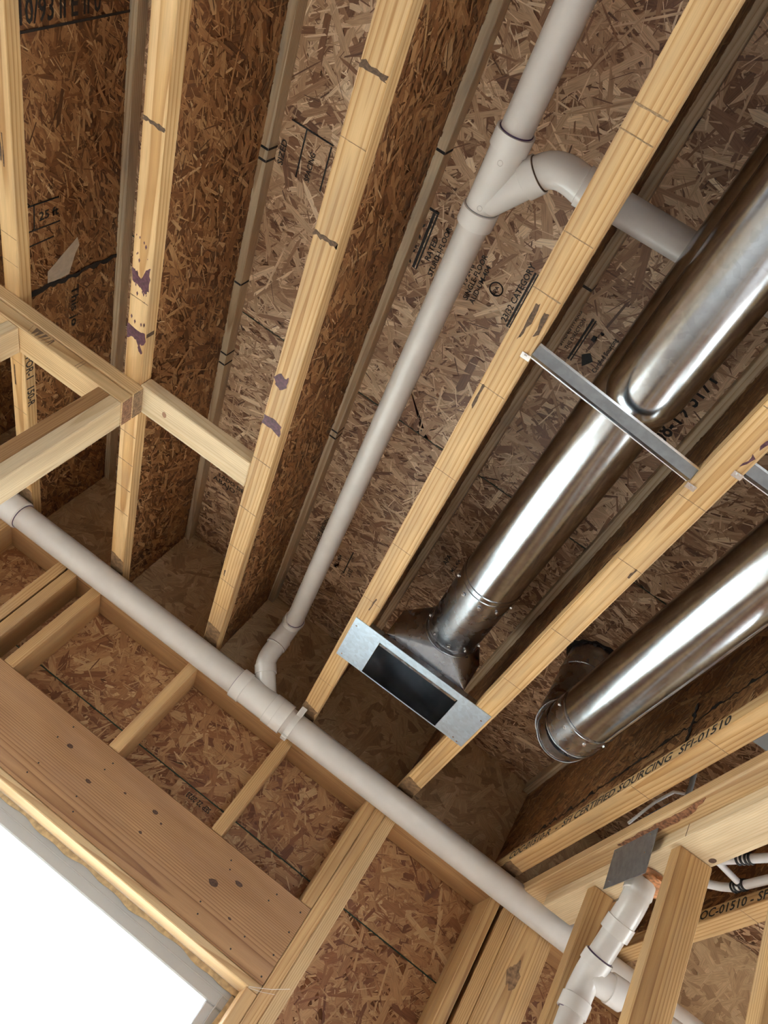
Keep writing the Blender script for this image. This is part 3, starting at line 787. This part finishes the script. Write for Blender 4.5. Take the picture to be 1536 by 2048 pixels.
# ------------------------------------------------------------------ right partition
wr = empty('wall_right', (.79, .8, FLOOR)); tag(wr, 'open stud partition with drain stack inside', 'wall', kind='structure')
tp = board('top_plate', .700, .790, -1.0, YW - .002, PB + .0385, JB - .0005, 'y', M['plate'], wr, c=.006)
lp = board('top_plate', .745, .840, -1.0, 2.240, PB, PB + .0375, 'y', M['pale'], wr, c=.002)
for y0, m in ((1.565, 'stud2'), (1.955, 'stud2'), (1.165, 'stud2'), (.765, 'stud2')):
    board('wall_stud', .756, .842, y0, y0 + .038, FLOOR, PB - .0005, 'z', M[m], wr)
# bark strip on the wany edge of the upper plate
P = []
for y in np.linspace(1.42, 1.79, 20):
    w = .016 * math.sin(math.pi * (y - 1.42) / .37) ** .6
    P.append((.707 + random.uniform(0, .004), y, PB + .0384))
Q = [(p[0] + .004 + .016 * math.sin(math.pi * min(1, max(0, (p[1] - 1.42) / .37))) ** .7 + random.uniform(-.002, .002), p[1], p[2]) for p in P]
poly('bark_strip', P + Q[::-1], NEGZ, M['bark'], tp, .0012)
poly('saw_cut', [(.7448, 1.530, PB + .002), (.7448, 1.533, PB + .002), (.7448, 1.531, PB + .036), (.7448, 1.528, PB + .036)], (-1, 0, 0), M['pencil'], lp, .0002)
P = [(.825 + .007 * math.cos(t), 1.543 + .012 * math.sin(t), PB - .0001) for t in np.linspace(0, 2 * math.pi, 13)[:-1]]
poly('knot', P, NEGZ, M['knot'], lp, .0002)
# nail plate
A, B_, C_, D_ = np.array((.7205, 1.817, 1.1195)), np.array((.7205, 1.618, 1.1195)), np.array((.7425, 1.659, 1.023)), np.array((.7425, 1.856, 1.031))
n = np.cross(B_ - A, D_ - A); n /= np.linalg.norm(n); n = n if n[0] < 0 else -n
npl = poly('nail_plate', [A, B_, C_, D_], n, M['steel'], None, .0015); tag(npl, 'grey steel nail plate over the notched partition plate', 'nail plate')
for u_, v_ in ((.10, .12), (.90, .12), (.88, .55), (.12, .85)):
    q = A + (B_ - A) * u_ + (D_ - A) * v_ + n * .0012
    tube('nail', [q, q + n * .005], .0022, M['bright'], npl, 8)

# ------------------------------------------------------------------ plumbing
PY, PZ, PR = 2.357, 1.104, .0445
FIT = .0515
dp = empty('drain_pipe', (0, PY, PZ - PR)); tag(dp, 'thick white drain pipe running along the outside wall below the joists', 'pipe')
tube('pipe', [(-1.352, PY, PZ), (-.40, PY, PZ)], PR, M['pvc'], dp, 40)
tube('pipe', [(-4.3, PY, PZ), (-1.435, PY, PZ)], PR, M['pvc'], dp, 40)
tube('pipe', [(-.205, PY, PZ), (1.65, PY, PZ)], PR, M['pvc'], dp, 40)
wy = profile_tube('wye_fitting', (-.403, PY, PZ), (-.19, PY, PZ), [(0, FIT - .004), (0, FIT), (.036, FIT), (.037, FIT - .003), (.135, FIT - .003), (.136, FIT), (.205, FIT), (.205, FIT - .004)], M['pvc_fit'], dp, 40)
ring('primer_ring', (-.404, PY, PZ), (1, 0, 0), PR + .0008, .0012, M['primer'], wy)
ring('hub_line', (-.237, PY, PZ), (1, 0, 0), FIT - .0002, .0007, M['pvc'], wy)
hb = profile_tube('coupling', (-1.44, PY, PZ), (-1.348, PY, PZ), [(0, FIT), (.088, FIT), (.092, FIT - .004)], M['pvc_fit'], dp, 40)
ring('primer_ring', (-1.347, PY, PZ), (1, 0, 0), PR + .0008, .0013, M['primer'], hb)
cl = profile_tube('pipe_strap', (-.182, PY, PZ), (-.160, PY, PZ), [(0, PR + .0005), (0, PR + .004), (.020, PR + .004), (.020, PR + .0005)], M['pvc_fit'], None, 40)
tag(cl, 'white plastic strap hooping the drain pipe beside the joist', 'pipe strap')
box('strap_tongue', -.182, -.162, PY - PR - .002, PY - PR + .004, PZ - .01, JB - .002, M['pvc_fit'], cl)
box('strap_tail', -.182, -.162, PY - .012, PY + .012, PZ - PR - .012, PZ - PR - .003, M['pvc_fit'], cl)

# thin vent pipe with its fittings
VX, VZ, VR = -.374, 1.370, .0302
VF = .0365
vp = empty('vent_pipe', (VX, 1.2, VZ - VR)); tag(vp, 'slim white vent pipe running up between two joists with a wye', 'pipe')
def vx(y): return VX - .010 * (y - .55) / 1.75
tube('pipe', [(VX + .010, -1.6, VZ), (vx(.55), .55, VZ)], VR, M['pvc'], vp, 32)
tube('pipe', [(vx(.70), .70, VZ), (vx(2.29), 2.288, VZ)], VR, M['pvc'], vp, 32)
w2 = profile_tube('wye_fitting', (vx(.53), .530, VZ), (vx(.715), .715, VZ), [(0, VF - .004), (.0, VF), (.032, VF), (.033, VF - .0035), (.150, VF - .0035), (.151, VF), (.185, VF), (.185, VF - .004)], M['pvc_fit'], vp, 36)
ring('primer_ring', (vx(.53), .529, VZ), (0, 1, 0), VR + .0008, .0012, M['primer'], w2)
ring('hub_line', (vx(.68), .679, VZ), (0, 1, 0), VF - .003, .0007, M['greybox'], w2)
for y in (.578, .668):
    ring('mould_mark', (vx(y) + .006, y, VZ - VF + .0035), (0, 0, 1), .005, .0006, M['pvc'], w2, 16, 4)
# branch arm: from the run, 45 degrees, then an elbow to the horizontal branch pipe
a0, a1, a2, a3 = (vx(.67), .668, VZ), (-.322, .598, 1.385), (-.262, .545, 1.398), (-.205, .560, 1.405)
tube('wye_arm', [a0, a1], VF - .0035, M['pvc_fit'], w2, 32)
d = np.array(a1) - np.array(a0); d /= np.linalg.norm(d)
profile_tube('wye_hub', np.array(a1) - d * .006, np.array(a1) + d * .028, [(0, VF - .003), (.001, VF), (.030, VF), (.030, VF - .005)], M['pvc_fit'], w2, 32)
ring('primer_ring', np.array(a1) + d * .0245, d, VF - .004, .0014, M['smudge'], w2)
el = tube('elbow_fitting', [tuple(np.array(a1) + d * .015)] + arc(tuple(np.array(a1) + d * .026), tuple(np.array(a1) + d * .062), (-.235, .5625, 1.402), 9) + [(-.218, .563, 1.405)], [VR + .002] * 9 + [VR + .0025, VF], M['pvc_fit'], vp, 32)
profile_tube('elbow_hub', (-.232, .563, 1.402), (-.196, .563, 1.406), [(0, VF - .003), (.001, VF), (.036, VF), (.036, VF - .005)], M['pvc_fit'], el, 32)
ring('primer_ring', (-.1955, .563, 1.406), (1, 0, 0), VR + .001, .0016, M['primer'], el)
tube('branch_pipe', [(-.21, .563, 1.405), (.19, .566, 1.425)], VR, M['pvc'], vp, 32)
# lower end: two 45 degree elbows down into the drain wye
b0 = (vx(2.28), 2.272, VZ)
e1 = tube('elbow_fitting', [(vx(2.27), 2.268, VZ), (-.3885, 2.295, VZ)] + arc((-.3885, 2.295, VZ), (-.388, 2.316, VZ), (-.3865, 2.325, 1.335), 7)[1:] + [(-.384, 2.331, 1.305)], [VF, VF] + [VR + .003] * 6 + [VR + .003], M['pvc_fit'], vp, 32)
ring('primer_ring', (vx(2.268), 2.2675, VZ), (0, 1, 0), VR + .001, .0012, M['primer'], e1)
profile_tube('elbow_hub', (-.3848, 2.329, 1.315), (-.383, 2.336, 1.275), [(0, VF - .003), (.001, VF), (.034, VF), (.034, VF - .004)], M['pvc_fit'], e1, 32)
ring('primer_ring', (-.3835, 2.3345, 1.284), (.03, .17, -1), VF - .0008, .0012, M['smudge'], e1)
e2 = tube('elbow_fitting', [(-.383, 2.336, 1.285)] + arc((-.3825, 2.339, 1.262), (-.381, 2.346, 1.222), (-.362, 2.352, 1.200), 8) + [(-.352, 2.354, 1.190)], VR + .003, M['pvc_fit'], vp, 32)
profile_tube('elbow_hub', (-.370, 2.350, 1.212), (-.347, 2.355, 1.186), [(0, VF - .003), (.001, VF), (.032, VF), (.032, VF - .004)], M['pvc_fit'], e2, 32)
tube('wye_arm', [(-.352, 2.354, 1.190), (-.292, PY, 1.120)], VR + .003, M['pvc_fit'], wy, 32)

# drain stack in the right partition
ds = empty('drain_stack', (.79, 1.92, FLOOR)); tag(ds, 'white drain stack bending up through the right partition plate', 'pipe')
s0, s1, s2, s3, s4 = (.79, 1.925, FLOOR), (.79, 1.905, .765), (.79, 1.872, .868), (.79, 1.800, .972), (.79, 1.775, 1.045)
tube('pipe', [(.79, 1.925, FLOOR + .02), s1], VR, M['pvc'], ds, 32)
tube('pipe', [s2, s3], VR, M['pvc'], ds, 32)
tee = tube('tee_fitting', [(.79, 1.909, .752), (.79, 1.903, .785), (.79, 1.903, .786)] + arc((.79, 1.902, .80), (.79, 1.892, .842), (.79, 1.878, .861), 6) + [(.79, 1.8775, .862), (.79, 1.862, .884)], [VF, VF, VF - .0035] + [VF - .0035] * 6 + [VF, VF], M['pvc_fit'], ds, 36)
ring('primer_ring', (.79, 1.861, .885), (0, -.57, .82), VR + .001, .0014, M['primer'], tee)
ring('primer_ring', (.79, 1.9095, .7515), (0, -.2, 1), VR + .0012, .001, M['primer'], tee)
tube('tee_arm', [(.79, 1.888, .842), (.852, 1.888, .848)], VF - .0035, M['pvc_fit'], tee, 32)
profile_tube('tee_hub', (.845, 1.888, .848), (.885, 1.888, .851), [(0, VF - .003), (.001, VF), (.038, VF), (.038, VF - .005)], M['pvc_fit'], tee, 32)
ar = tube('arm_pipe', [(.87, 1.888, .851), (1.6, 1.888, .88)], VR, M['pvc'], ds, 32)
ring('primer_ring', (.93, 1.888, .8532), (1, 0, .04), VR + .0008, .0013, M['primer'], ar)
el2 = tube('elbow_fitting', [(.79, 1.826, .935), (.79, 1.806, .964), (.79, 1.8058, .9643)] + arc((.79, 1.804, .967), (.79, 1.776, 1.006), (.79, 1.774, 1.030), 7) + [(.79, 1.7738, 1.0305), (.79, 1.7735, 1.060)], [VF, VF, VF - .003] + [VF - .003] * 7 + [VF, VF], M['pvc_fit'], ds, 36)
tube('pipe', [(.79, 1.7735, 1.05), (.79, 1.7735, 1.075)], VR, M['pvc'], ds, 32)
for k in range(9):
    y = 1.790 + k * .0016
    X0 = .79 - (VF - .003) * .995
    poly('printed_code', [(.782 - .004 + k * .0035, y - .001, .0)] * 3 if False else [(X0 - .0004, 1.786 + k * .003, .992), (X0 - .0004, 1.7872 + k * .003, .992), (X0 - .0004, 1.7872 + k * .003, 1.000), (X0 - .0004, 1.786 + k * .003, 1.000)], (-1, 0, 0), M['ink'], el2, .0002)

# sealing foam round the stack
def lump(name, c, r, mat, parent=None, amp=.35, seed=1, seg=20, rings_=12):
    rg = np.random.default_rng(seed)
    V, F = [], []
    for i in range(rings_ + 1):
        for k in range(seg):
            t, p = math.pi * i / rings_, 2 * math.pi * k / seg
            w = 1 + (rg.uniform(-amp, amp) if 0 < i < rings_ else 0)
            V.append((c[0] + r[0] * w * math.sin(t) * math.cos(p), c[1] + r[1] * w * math.sin(t) * math.sin(p), c[2] + r[2] * w * math.cos(t)))
    for i in range(rings_):
        for k in range(seg):
            F.append([i * seg + k, (i + 1) * seg + k, (i + 1) * seg + (k + 1) % seg, i * seg + (k + 1) % seg])
    return mesh(name, V, F, mat, parent, smooth=80)
fo = lump('sealing_foam', (.802, 1.777, 1.074), (.047, .062, .018), M['foam'], None, .25, 3); tag(fo, 'crusty orange foam sealing the drain stack at the partition plate', 'foam')

# white tubing beyond the right partition
def pex(name, pts, r, label, rings_at):
    P = [np.array(q, float) for q in pts]
    t = tube(name, P, r, M['pex'], None, 16); tag(t, label, 'tubing')
    for q, d in rings_at:
        ring('crimp_ring', q, d, r + .001, .0032, M['rubber'], t, 18, 6)
    return t
dA = np.array((.963, 1.566, 1.2)) - np.array((.929, 1.667, 1.2)); dA /= np.linalg.norm(dA)
pA = [np.array((.929, 1.667, 1.2)) + dA * t for t in (-.12, 0, .1, .25, .8)]
pex('water_tube', pA, .0112, 'straight white water tube with black crimp rings, upper one of the pair', [(pA[1] + dA * t, dA) for t in (.028, .040, .052, .062)])
pB = [(.90, 1.90, 1.2), (.955, 1.822, 1.2), (.973, 1.804, 1.2), (.990, 1.783, 1.2), (1.003, 1.757, 1.2), (1.010, 1.706, 1.2), (1.017, 1.637, 1.2), (1.03, 1.50, 1.2), (1.03, .9, 1.2)]
dB = np.array((.007, -.069, 0)); dB /= np.linalg.norm(dB)
pex('water_tube', pB, .0112, 'curved white water tube with black crimp rings, lower one of the pair', [(np.array((1.005, 1.748, 1.2)) + dB * t, dB) for t in (0, .010, .026, .036)])
pex('water_tube', [(.86, 1.69, 1.2), (.931, 1.703, 1.2), (.987, 1.718, 1.2), (1.001, 1.721, 1.2)], .0085, 'short thin white water tube joining the curved tube', [((.996, 1.720, 1.2), (1, .25, 0))])
# things in the dark gap above the right partition
gb = box('junction_box', .69, .80, 1.15, 1.345, 1.26, 1.33, M['greybox'], None, c=.012); tag(gb, 'grey plastic box tucked above the right partition plate', 'box')
cb = tube('cable', [(.712, 1.55, 1.45), (.725, 1.545, 1.35), (.742, 1.57, 1.24), (.750, 1.60, 1.162)], .0065, M['greybox'], None, 10); tag(cb, 'grey cable dropping behind the partition plate', 'cable')
cb = tube('cable', [(.722, 1.80, 1.20), (.728, 1.70, 1.235), (.738, 1.64, 1.25), (.748, 1.60, 1.235), (.757, 1.575, 1.20)], .004, M['pex'], None, 10); tag(cb, 'thin white cable looped above the partition plate', 'cable')
cb = tube('cable', [(.735, 1.85, 1.19), (.741, 1.74, 1.215), (.748, 1.66, 1.225), (.76, 1.60, 1.21)], .0045, plain('blue_cable', (.05, .08, .16), .4), None, 10); tag(cb, 'dark blue cable looped above the partition plate', 'cable')

# ------------------------------------------------------------------ ducts
def screw(q, n, parent):
    q, n = np.asarray(q, float), np.asarray(n, float); n = n / np.linalg.norm(n)
    profile_tube('screw', q - n * .002, q + n * .006, [(0, .0022), (.0025, .0022), (.0026, .0052), (.0036, .0052), (.0037, .0036), (.007, .0032)], M['bright'], parent, 8)

DX, DZ, DR = .060, 1.300, .0775
d1 = empty('round_duct', (DX, 1.0, DZ - DR)); tag(d1, 'round metal duct with a side branch ending in a register boot', 'duct')
profile_tube('duct_pipe', (DX, -1.8, DZ), (DX, 1.455, DZ), [(0, DR), (3.225, DR), (3.226, DR + .0022), (3.234, DR + .0022), (3.235, DR), (3.243, DR), (3.244, DR + .0018), (3.251, DR + .0018), (3.253, DR), (3.255, DR)], M['galv'], d1, 64)
cp = profile_tube('crimped_collar', (DX, 1.45, DZ), (DX, 1.705, DZ), [(0, DR - .001), (.02, DR - .001), (.235, DR - .001), (.2355, DR + .001), (.242, DR + .001), (.2425, DR - .0005), (.255, DR + .003)], M['galv_dull'], d1, 64)
for a in (-160, -118, -80, -45, -10):
    r = math.radians(a)
    nn = (math.cos(r), 0, math.sin(r))
    screw((DX + DR * nn[0], 1.470, DZ + DR * nn[2]), nn, cp)
    screw((DX + DR * nn[0], 1.672, DZ + DR * nn[2]), nn, cp)
# branch take-off lying under the duct, its rounded heel blending into the main pipe
prof = []
RB = .071
for t in np.linspace(0, math.pi / 2, 10):
    prof.append((.075 - .075 * math.cos(t) + .0, max(.004, RB * math.sin(t))))
prof += [(1.2, RB), (2.2, RB)]
tk = profile_tube('branch_pipe', (DX + .010, .818, DZ - .038), (DX + .02, -1.6, DZ - .060), prof, M['galv'], d1, 56)

# register boot
rb = empty('register_boot', (.045, 1.83, 1.155)); tag(rb, 'galvanised register boot with a rectangular mouth fixed under two joists', 'register boot')
PX0, PX1, PY0, PY1 = -.171, .266, 1.718, 1.926
OX0, OX1, OY0, OY1 = -.082, .173, 1.750, 1.9205
zt = JB - .0002; zb = zt - .0016
V, F = [], []
for z in (zb, zt):
    V += [(PX0, PY0, z), (PX1, PY0, z), (PX1, PY1, z), (PX0, PY1, z), (OX0, OY0, z), (OX1, OY0, z), (OX1, OY1, z), (OX0, OY1, z)]
for i in range(4):
    j = (i + 1) % 4
    F += [[i, i + 4, j + 4, j], [8 + i, 8 + j, 8 + j + 4, 8 + i + 4], [i, j, 8 + j, 8 + i], [i + 4, 8 + i + 4, 8 + j + 4, j + 4]]
mesh('mounting_plate', V, F, M['galv_sheet'], rb)
def sheet(name, q, mat, par, th=.0012):
    a, b, c, d = (np.array(p, float) for p in q)
    n = np.cross(b - a, d - a); n /= np.linalg.norm(n)
    return poly(name, [a, b, c, d], n, mat, par, th)
ZT = 1.285
sheet('box_side', [(OX0, OY0, zb), (OX0, OY1, zb), (OX0, OY1, ZT), (OX0, OY0, ZT)], M['galv'], rb)
sheet('box_side', [(OX1, OY0, zb), (OX1, OY1, zb), (OX1, OY1, ZT), (OX1, OY0, ZT)], M['galv'], rb)
sheet('box_back', [(OX0, OY1, zb), (OX1, OY1, zb), (OX1, OY1, ZT), (OX0, OY1, ZT)], M['galv'], rb)
bt = sheet('box_top', [(OX0, OY0, ZT), (OX1, OY0, ZT), (OX1, OY1, ZT), (OX0, OY1, ZT)], M['galv'], rb)
sheet('box_front_lip', [(OX0, OY0, zb), (OX1, OY0, zb), (OX1, OY0, 1.188), (OX0, OY0, 1.188)], M['galv_dull'], rb)
box('inner_lip', OX0 + .002, OX1 - .002, OY0 + .0015, OY0 + .017, zb + .004, zb + .0055, M['galv_dull'], rb, c=.0003)
box('front_flange', PX0 + .04, PX1 - .04, 1.7395, 1.7415, zt, 1.186, M['galv_dull'], rb, c=.0003)
# transition from the rectangular side opening to the round collar
seg = 64
V, F = [], []
rc = [(OX0, 1.188), (OX1, 1.188), (OX1, ZT), (OX0, ZT)]
for k in range(seg):
    a = 2 * math.pi * k / seg
    V.append((DX + (DR + .002) * math.cos(a), 1.704, DZ + (DR + .002) * math.sin(a)))
base = len(V)
V += [(x, 1.7415, z) for x, z in rc]
def corner(a):
    return base + (1 if a >= 1.5 * math.pi else 0 if a >= math.pi else 3 if a >= .5 * math.pi else 2)
for k in range(seg):
    a = 2 * math.pi * (k + .5) / seg
    F.append([k, (k + 1) % seg, corner(a)])
for k, (c0, c1) in ((0, (1, 2)), (seg // 4, (2, 3)), (seg // 2, (3, 0)), (3 * seg // 4, (0, 1))):
    F.append([k, base + c1, base + c0])
mesh('transition', V, F, M['galv_dull'], rb)
ring('collar_bead', (DX, 1.7035, DZ), (0, 1, 0), DR + .002, .0028, M['galv'], rb, 64)
for x, y in ((PX0 + .012, PY0 + .03), (PX0 + .014, PY1 - .02), (PX1 - .012, PY0 + .04), (PX1 - .02, PY1 - .012), (PX1 - .035, PY1 - .02)):
    tube('nail', [(x, y, zb + .001), (x, y, zb - .002)], .0028, M['bright'], rb, 8)

# second duct with an elbow up through the subfloor
EX, EZ, ER = .455, 1.250, .0775
d2 = empty('round_duct', (EX, 1.0, EZ - ER)); tag(d2, 'round metal duct with an elbow turning up through the subfloor', 'duct')
profile_tube('duct_pipe', (EX + .005, -1.8, EZ), (EX, 1.590, EZ), [(0, ER), (3.376, ER), (3.377, ER + .0022), (3.384, ER + .0022), (3.385, ER), (3.39, ER)], M['galv'], d2, 64)
box('lock_seam', EX + .053, EX + .058, -1.7, 1.57, EZ - .0565, EZ - .0545, M['galv'], d2)
P = [(EX, 1.565, EZ), (EX, 1.665, EZ)]
eb = tube('elbow_gore', [(EX, 1.57, EZ), (EX, 1.668, EZ)], ER + .0012, M['galv_dull'], d2, 64)
cyc, czc, rad = 1.668, EZ + .098, .098
prev = None
for i, (t0, t1) in enumerate(((0, 30), (30, 60), (60, 90))):
    q = [(EX, cyc + rad * math.sin(math.radians(t)), czc - rad * math.cos(math.radians(t))) for t in (t0, t1)]
    tube('elbow_gore', q, ER + .0008, M['galv_dull'], d2, 64)
    dn = (0, math.cos(math.radians(t0)), math.sin(math.radians(t0)))
    ring('gore_bead', q[0], dn, ER + .0016, .0022, M['galv'], d2, 64)
profile_tube('riser_pipe', (EX, cyc + rad, czc), (EX, cyc + rad, JT + .05), [(0, ER), (.13, ER), (.131, ER + .002), (.137, ER + .002), (.138, ER), (JT + .05 - czc, ER)], M['galv_dull'], d2, 64)
for a in (-165, -120, -75, -35):
    r = math.radians(a); nn = (math.cos(r), 0, math.sin(r))
    screw((EX + ER * nn[0], 1.600, EZ + ER * nn[2]), nn, eb)
V = []
P = []
rg = random.Random(5)
for k in range(40):
    a = 2 * math.pi * k / 40
    r = .086 + rg.uniform(-.002, .006)
    P.append((EX + r * math.cos(a), cyc + rad + r * math.sin(a), JT - .0030))
poly('cut_hole', P, NEGZ, M['ink'], ceil, .0003)

# sheet metal hangers
def hanger(name, A, B, label, tab=True):
    A, B = np.array(A, float), np.array(B, float)
    L = np.linalg.norm(B - A); d = (B - A) / L
    w = np.array((-d[1], d[0], 0))
    e = empty(name, A); tag(e, label, 'hanger', 'duct hangers')
    def strip(nm, p, q, m, t=.0011):
        a = A + w * p[0] + np.array((0, 0, p[1])); b = A + w * q[0] + np.array((0, 0, q[1]))
        sheet(nm, [a, a + d * L, b + d * L, b], m, e, t)
    strip('hanger_web', (-.013, .012), (.004, .002), M['steel'])
    strip('hanger_lip', (.004, .002), (.014, .008), M['galv'])
    strip('hanger_edge', (-.013, .012), (-.015, .016), M['bright'])
    strip('hanger_edge', (.014, .008), (.0155, .0075), M['bright'])
    if tab:
        for s, q in ((-1, A), (1, B)):
            c = q + d * s * .008
            box('end_tab', c[0] - .009, c[0] + .009, c[1] - .006 + .012, c[1] + .006 + .012, JB - .0016, JB - .0004, M['bright'], e, c=.0002)
            screw(c + np.array((0, .010, JB - c[2] - .0015)), (0, 0, -1), e)
    return e
hanger('duct_hanger', (-.127, .748, 1.160), (.2165, .782, 1.160), 'long sheet metal hanger strip crossing below the branched duct')
hanger('duct_hanger', (.274, .715, 1.160), (.616, .735, 1.160), 'sheet metal hanger strip at the right picture edge, mostly cut off', True)
